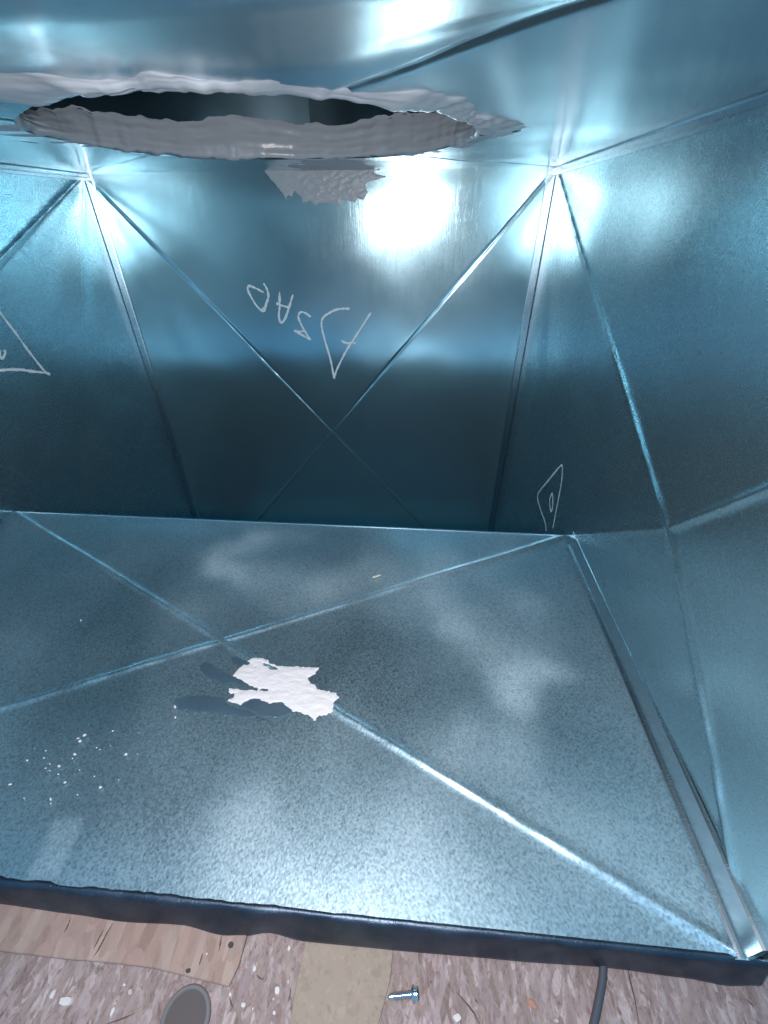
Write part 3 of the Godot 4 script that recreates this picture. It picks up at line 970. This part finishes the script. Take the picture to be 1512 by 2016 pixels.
func loose() -> void:
	# boards let into the ground in front of the duct
	var pl: Array = [Vector2(-0.3468, 0.0593), Vector2(-0.2852, 0.0591), Vector2(-0.2532, 0.0600), Vector2(-0.2073, 0.0599), Vector2(-0.1697, 0.0569), Vector2(-0.1377, 0.0544), Vector2(-0.1336, 0.0672), Vector2(-0.1330, 0.0846)]
	var poly := [Vector2(-1.2, 0.0600)] + pl + [Vector2(-0.13, 0.25), Vector2(-1.2, 0.25)]
	var plank := part("plank", slab(poly, 0.0005, 0.0045, 0.0008), M.plank, self)
	tag(plank, "brown wooden plank lying under the left half of the duct's front lip", "plank")
	var bd: Array = [Vector2(-0.0799, 0.0842), Vector2(-0.0805, 0.0716), Vector2(-0.0814, 0.0625), Vector2(-0.0817, 0.0386), Vector2(-0.0105, 0.0442), Vector2(-0.0072, 0.0541), Vector2(-0.0027, 0.0686), Vector2(-0.0017, 0.0808), Vector2(-0.0008, 0.0878)]
	poly = [Vector2(-0.0795, 0.25)] + bd.slice(0, 4) + [Vector2(-0.086, -0.6), Vector2(-0.03, -0.6)] + bd.slice(4) + [Vector2(0.0, 0.25)]
	var board := part("board", slab(poly, 0.0002, 0.0022, 0.0005), M.board, self)
	tag(board, "smooth beige board strip in the middle, left of the screw", "board")
	# knots and splits in the plank, cracks in the chipboard
	for c: Vector4 in [Vector4(-0.1447, 0.0787, 0.0029, 0.0027), Vector4(-0.1753, 0.0605, 0.0026, 0.0018)]:
		var o := part("knot", chip_mesh(c.z, c.w, 0.0005), M.dark, plank)
		o.position = Vector3(c.x, 0.0044, -c.y)
	for s: Array in [[Vector2(-0.2578, 0.0839), Vector2(-0.2594, 0.0757), Vector2(-0.2600, 0.0679), Vector2(-0.2618, 0.0621)], [Vector2(-0.2637, 0.0794), Vector2(-0.2642, 0.0727), Vector2(-0.2650, 0.0668)], [Vector2(-0.1677, 0.0719), Vector2(-0.1674, 0.0681), Vector2(-0.1676, 0.0644)], [Vector2(-0.1555, 0.0838), Vector2(-0.1544, 0.0786), Vector2(-0.1539, 0.0742)], [Vector2(-0.2987, 0.0849), Vector2(-0.2978, 0.0781), Vector2(-0.2982, 0.0747)]]:
		part("split", slab(sliver(s, 0.0016), 0.0044, 0.0047, 0.0001), M.split, plank)
	var gr := get_node("ground")
	for s: Array in [[Vector2(0.0530, 0.0668), Vector2(0.0598, 0.0617), Vector2(0.0664, 0.0567), Vector2(0.0727, 0.0472)], [Vector2(-0.0862, 0.0580), Vector2(-0.0855, 0.0538), Vector2(-0.0863, 0.0504)], [Vector2(-0.1357, 0.0493), Vector2(-0.1332, 0.0461), Vector2(-0.1295, 0.0431)], [Vector2(0.2017, 0.0923), Vector2(0.2005, 0.0847), Vector2(0.2005, 0.0761), Vector2(0.1985, 0.0606)], [Vector2(-0.2293, 0.0273), Vector2(-0.2185, 0.0308), Vector2(-0.2096, 0.0347)], [Vector2(0.2926, 0.0810), Vector2(0.2951, 0.0784), Vector2(0.2953, 0.0768)], [Vector2(0.0683, 0.0641), Vector2(0.0701, 0.0617)], [Vector2(-0.1174, 0.0635), Vector2(-0.1141, 0.0617), Vector2(-0.1104, 0.0611)]]:
		part("crack", slab(sliver(s, 0.0011), 0.0001, 0.0005, 0.0001), M.split, gr)
	screw()
	# cable
	var m := Mesher.new()
	var line := spline([Vector2(0.1819, 0.0980), Vector2(0.1796, 0.0910), Vector2(0.1759, 0.0824), Vector2(0.1691, 0.0705), Vector2(0.1610, 0.0574), Vector2(0.1488, 0.0404), Vector2(0.1283, 0.0203)], 10)
	var rows := []
	var uvs := []
	for i in line.size():
		var d := (line[mini(i + 1, line.size() - 1)] - line[maxi(i - 1, 0)]).normalized()
		var side := Vector3(-d.y, 0, -d.x)
		var q := PackedVector3Array()
		var u := PackedVector2Array()
		for k in 15:
			var a := TAU * k / 14
			q.append(Vector3(line[i].x, 0.0032, -line[i].y) + side * cos(a) * 0.0031 + Vector3.UP * sin(a) * 0.0031)
			u.append(Vector2(k * 0.001, i * 0.002))
		rows.append(q)
		uvs.append(u)
	m.grid(rows, uvs, Vector3.ZERO, 1.0)
	tag(part("cable", m.mesh(), M.cable, self), "thin black cable running out from under the front lip", "cable")
	# disc
	var disc := thing("round_cap", "dark round cap with a grey rim lying at the bottom edge, left of the board", "cap")
	disc.position = Vector3(-0.1662, 0.0, -0.0345)
	m = Mesher.new()
	lathe(m, Vector3.ZERO, Vector3.UP, [Vector2(0.0195, 0.0002), Vector2(0.0195, 0.003), Vector2(0.0185, 0.004), Vector2(0.0165, 0.004), Vector2(0.0158, 0.0028)], 40)
	part("rim", m.mesh(), M.disc_rim, disc)
	m = Mesher.new()
	lathe(m, Vector3.ZERO, Vector3.UP, [Vector2(0.016, 0.0028), Vector2(0.008, 0.0030), Vector2(0.0004, 0.0031)], 40)
	part("face", m.mesh(), M.disc, disc)
	# pale flakes on the ground
	var says := ["largest pale flake, lying near the lower left corner of the photo", "narrow pale flake just left of the largest flake", "rounded flake halfway between the largest flake and the round cap",
		"small flake just above the rounded flake left of the round cap", "long thin pale flake by the bottom edge left of the round cap", "tiny flake at the upper end of the long thin flake",
		"pale flake just right of the round cap's upper rim", "triangular pale flake midway between the round cap and the beige board", "tiny flake touching the right rim of the round cap",
		"slim flake right of the triangular flake, left of the beige board", "tallest white flake, close to the left edge of the beige board", "small flake directly below the tallest white flake by the board",
		"lowest flake beside the left edge of the beige board", "flake on the chipboard between the plank's end and the beige board", "flake touching the left edge of the beige board at mid height",
		"flake right under the front lip at the beige board's left edge", "white flake at the bottom edge between the screw and the black cable", "pale flake at the bottom edge just left of the black cable", "small flake lying on the plank near its dark knots"]
	var list: Array = [Vector4(-0.2703, 0.0360, 0.0072, 0.0036), Vector4(-0.2840, 0.0389, 0.0023, 0.0037), Vector4(-0.2198, 0.0453, 0.0024, 0.0024), Vector4(-0.2272, 0.0488, 0.0015, 0.0011), Vector4(-0.2282, 0.0338, 0.0017, 0.0034), Vector4(-0.2283, 0.0382, 0.0013, 0.0012), Vector4(-0.1353, 0.0505, 0.0015, 0.0015), Vector4(-0.1226, 0.0456, 0.0025, 0.0017), Vector4(-0.1445, 0.0472, 0.0011, 0.0007), Vector4(-0.1140, 0.0443, 0.0008, 0.0013), Vector4(-0.0969, 0.0558, 0.0028, 0.0028), Vector4(-0.0985, 0.0508, 0.0013, 0.0013), Vector4(-0.0959, 0.0436, 0.0015, 0.0017), Vector4(-0.1201, 0.0663, 0.0020, 0.0025), Vector4(-0.0888, 0.0613, 0.0015, 0.0019), Vector4(-0.0936, 0.0812, 0.0016, 0.0023), Vector4(0.0529, 0.0527, 0.0039, 0.0030), Vector4(0.1326, 0.0571, 0.0025, 0.0017), Vector4(-0.1636, 0.0716, 0.0011, 0.0008)]
	for k in list.size():
		var c: Vector4 = list[k]
		var o := part("paint_flake", chip_mesh(c.z, c.w, minf(c.z, c.w) * 0.45 + 0.0003), M.stone if k % 3 != 2 else M.stone_pink, self)
		var lift := 0.0045 if k == 18 else 0.0
		o.position = Vector3(c.x, 0.0002 + lift, -c.y)
		tag(o, says[k], "flake", "pale flakes on the ground")
	# crumbs on the duct floor
	var odd := {0: "largest white crumb, topmost of the cluster on the duct's metal floor", 1: "white crumb at the right end of the cluster on the duct floor", 31: "crumb lying just left of the wiped streak beside the sealant smear",
		32: "lone white crumb on the floor panel's left part, far from the cluster", 33: "crumb just below the one left of the wiped streak", 34: "crumb between the cluster and the wiped streak"}
	list = [Vector4(-0.3733, 0.2243, 0.0030, 0.0024), Vector4(-0.3117, 0.2144, 0.0032, 0.0025), Vector4(-0.4054, 0.2111, 0.0018, 0.0015), Vector4(-0.4015, 0.2034, 0.0014, 0.0012), Vector4(-0.4204, 0.2128, 0.0011, 0.0009), Vector4(-0.3906, 0.1981, 0.0018, 0.0014), Vector4(-0.3920, 0.1934, 0.0014, 0.0011), Vector4(-0.3855, 0.1913, 0.0014, 0.0011), Vector4(-0.3735, 0.1886, 0.0017, 0.0014), Vector4(-0.3785, 0.1966, 0.0025, 0.0020), Vector4(-0.3697, 0.2100, 0.0025, 0.0020), Vector4(-0.3692, 0.2054, 0.0014, 0.0011), Vector4(-0.3778, 0.2273, 0.0019, 0.0015), Vector4(-0.3726, 0.2314, 0.0026, 0.0022), Vector4(-0.3533, 0.1946, 0.0014, 0.0011), Vector4(-0.3606, 0.1813, 0.0021, 0.0016), Vector4(-0.3444, 0.2171, 0.0015, 0.0012), Vector4(-0.3497, 0.2187, 0.0015, 0.0012), Vector4(-0.3424, 0.2385, 0.0015, 0.0012), Vector4(-0.3103, 0.2389, 0.0011, 0.0009), Vector4(-0.3045, 0.1883, 0.0014, 0.0010), Vector4(-0.3193, 0.1796, 0.0027, 0.0020), Vector4(-0.3392, 0.1711, 0.0013, 0.0010), Vector4(-0.3645, 0.1651, 0.0023, 0.0018), Vector4(-0.3614, 0.1611, 0.0013, 0.0010), Vector4(-0.3926, 0.1636, 0.0017, 0.0013), Vector4(-0.4184, 0.1997, 0.0018, 0.0015), Vector4(-0.4179, 0.1750, 0.0024, 0.0019), Vector4(-0.3328, 0.1897, 0.0014, 0.0011), Vector4(-0.3349, 0.2221, 0.0011, 0.0009), Vector4(-0.2986, 0.2154, 0.0011, 0.0008), Vector4(-0.2835, 0.2732, 0.0028, 0.0022), Vector4(-0.4907, 0.3951, 0.0019, 0.0028), Vector4(-0.2763, 0.2601, 0.0019, 0.0017), Vector4(-0.3427, 0.2383, 0.0015, 0.0017)]
	for k in list.size():
		var c: Vector4 = list[k]
		var o := part("crumb", chip_mesh(c.z * rng.randf_range(0.6, 0.95), c.w * rng.randf_range(0.4, 0.8), c.w * 0.5), M.crumb, self)
		o.rotation.y = rng.randf_range(-0.9, 0.9)
		o.position = Vector3(c.x, YF + 0.0006, -c.y)
		tag(o, odd.get(k, "tiny white crumb in the loose cluster at the left of the duct's metal floor"), "crumb", "white crumbs on the duct floor")
	var sh := MeshInstance3D.new()
	sh.name = "wood_shaving"
	sh.mesh = slab(sliver([Vector2(-0.0626, 0.5186), Vector2(-0.0487, 0.5258)], 0.004), YF + 0.001, YF + 0.0025, 0.0004)
	sh.set_surface_override_material(0, M.shaving)
	number(sh, self)
	tag(sh, "pale yellow wood shaving lying on the far part of the floor panel", "shaving")
	var leaf: Array = [Vector2(0.1104, 0.0676), Vector2(0.1157, 0.0672), Vector2(0.1195, 0.0620), Vector2(0.1155, 0.0622), Vector2(0.1118, 0.0641)]
	tag(part("leaf_scrap", slab(leaf, 0.0003, 0.0014, 0.0003), M.leaf, self), "reddish brown scrap of dry leaf left of the black cable", "leaf")


# a long thin lens-shaped outline along a line of points
func sliver(pts: Array, wide: float) -> Array:
	var line := spline(pts, 5)
	var a := []
	var b := []
	for i in line.size():
		var d := (line[mini(i + 1, line.size() - 1)] - line[maxi(i - 1, 0)]).normalized()
		var t := float(i) / (line.size() - 1)
		var w := wide * (0.15 + 0.85 * sin(PI * t)) * (0.8 + 0.5 * lump.get_noise_2d(t * 3.0, pts[0].x * 50.0))
		a.append(line[i] + Vector2(-d.y, d.x) * w * 0.5)
		b.push_front(line[i] - Vector2(-d.y, d.x) * w * 0.5)
	return a + b


func screw() -> void:
	var ends: Array = [Vector2(-0.0046, 0.0590), Vector2(0.0209, 0.0626)]
	var tip := Vector3(ends[0].x, 0.0, -ends[0].y)
	var head := Vector3(ends[1].x, 0.0, -ends[1].y)
	var root := thing("screw", "shiny hex head self-drilling screw lying on its side on the floor", "screw")
	root.position = tip + Vector3(0, 0.0, 0)
	var ax := (head - tip).normalized()
	var up := Vector3(0, 0.0030, 0)
	var l := tip.distance_to(head)
	ax = (ax + Vector3(0, 0.09, 0)).normalized()
	var m := Mesher.new()
	var prof := []
	var turns := 9
	var y0 := l * 0.22
	var y1 := l * 0.80
	for k in turns:
		var a := lerpf(y0, y1, float(k) / turns)
		var s := (y1 - y0) / turns
		prof.append_array([Vector2(0.0019, a), Vector2(0.0027, a + s * 0.42), Vector2(0.0027, a + s * 0.52), Vector2(0.0019, a + s * 0.95)])
	lathe(m, up, ax, [Vector2(0.0019, y0)] + prof + [Vector2(0.0021, y1)], 24)
	part("thread", m.mesh(), M.screw, root)
	m = Mesher.new()
	lathe(m, up, ax, [Vector2(0.0002, 0.0), Vector2(0.0014, l * 0.05), Vector2(0.0021, l * 0.09), Vector2(0.0021, l * 0.2), Vector2(0.0019, l * 0.22)], 10)
	part("drill_tip", m.mesh(), M.screw, root)
	m = Mesher.new()
	lathe(m, up, ax, [Vector2(0.002, l * 0.80), Vector2(0.0052, l * 0.81), Vector2(0.0056, l * 0.835), Vector2(0.0052, l * 0.86), Vector2(0.0038, l * 0.875)], 32)
	part("washer", m.mesh(), M.screw, root)
	m = Mesher.new()
	lathe(m, up, ax, [Vector2(0.0042, l * 0.86), Vector2(0.0042, l * 0.97), Vector2(0.0036, l * 1.0), Vector2(0.0002, l * 1.0)], 6)
	part("hex_head", m.mesh(), M.screw, root)
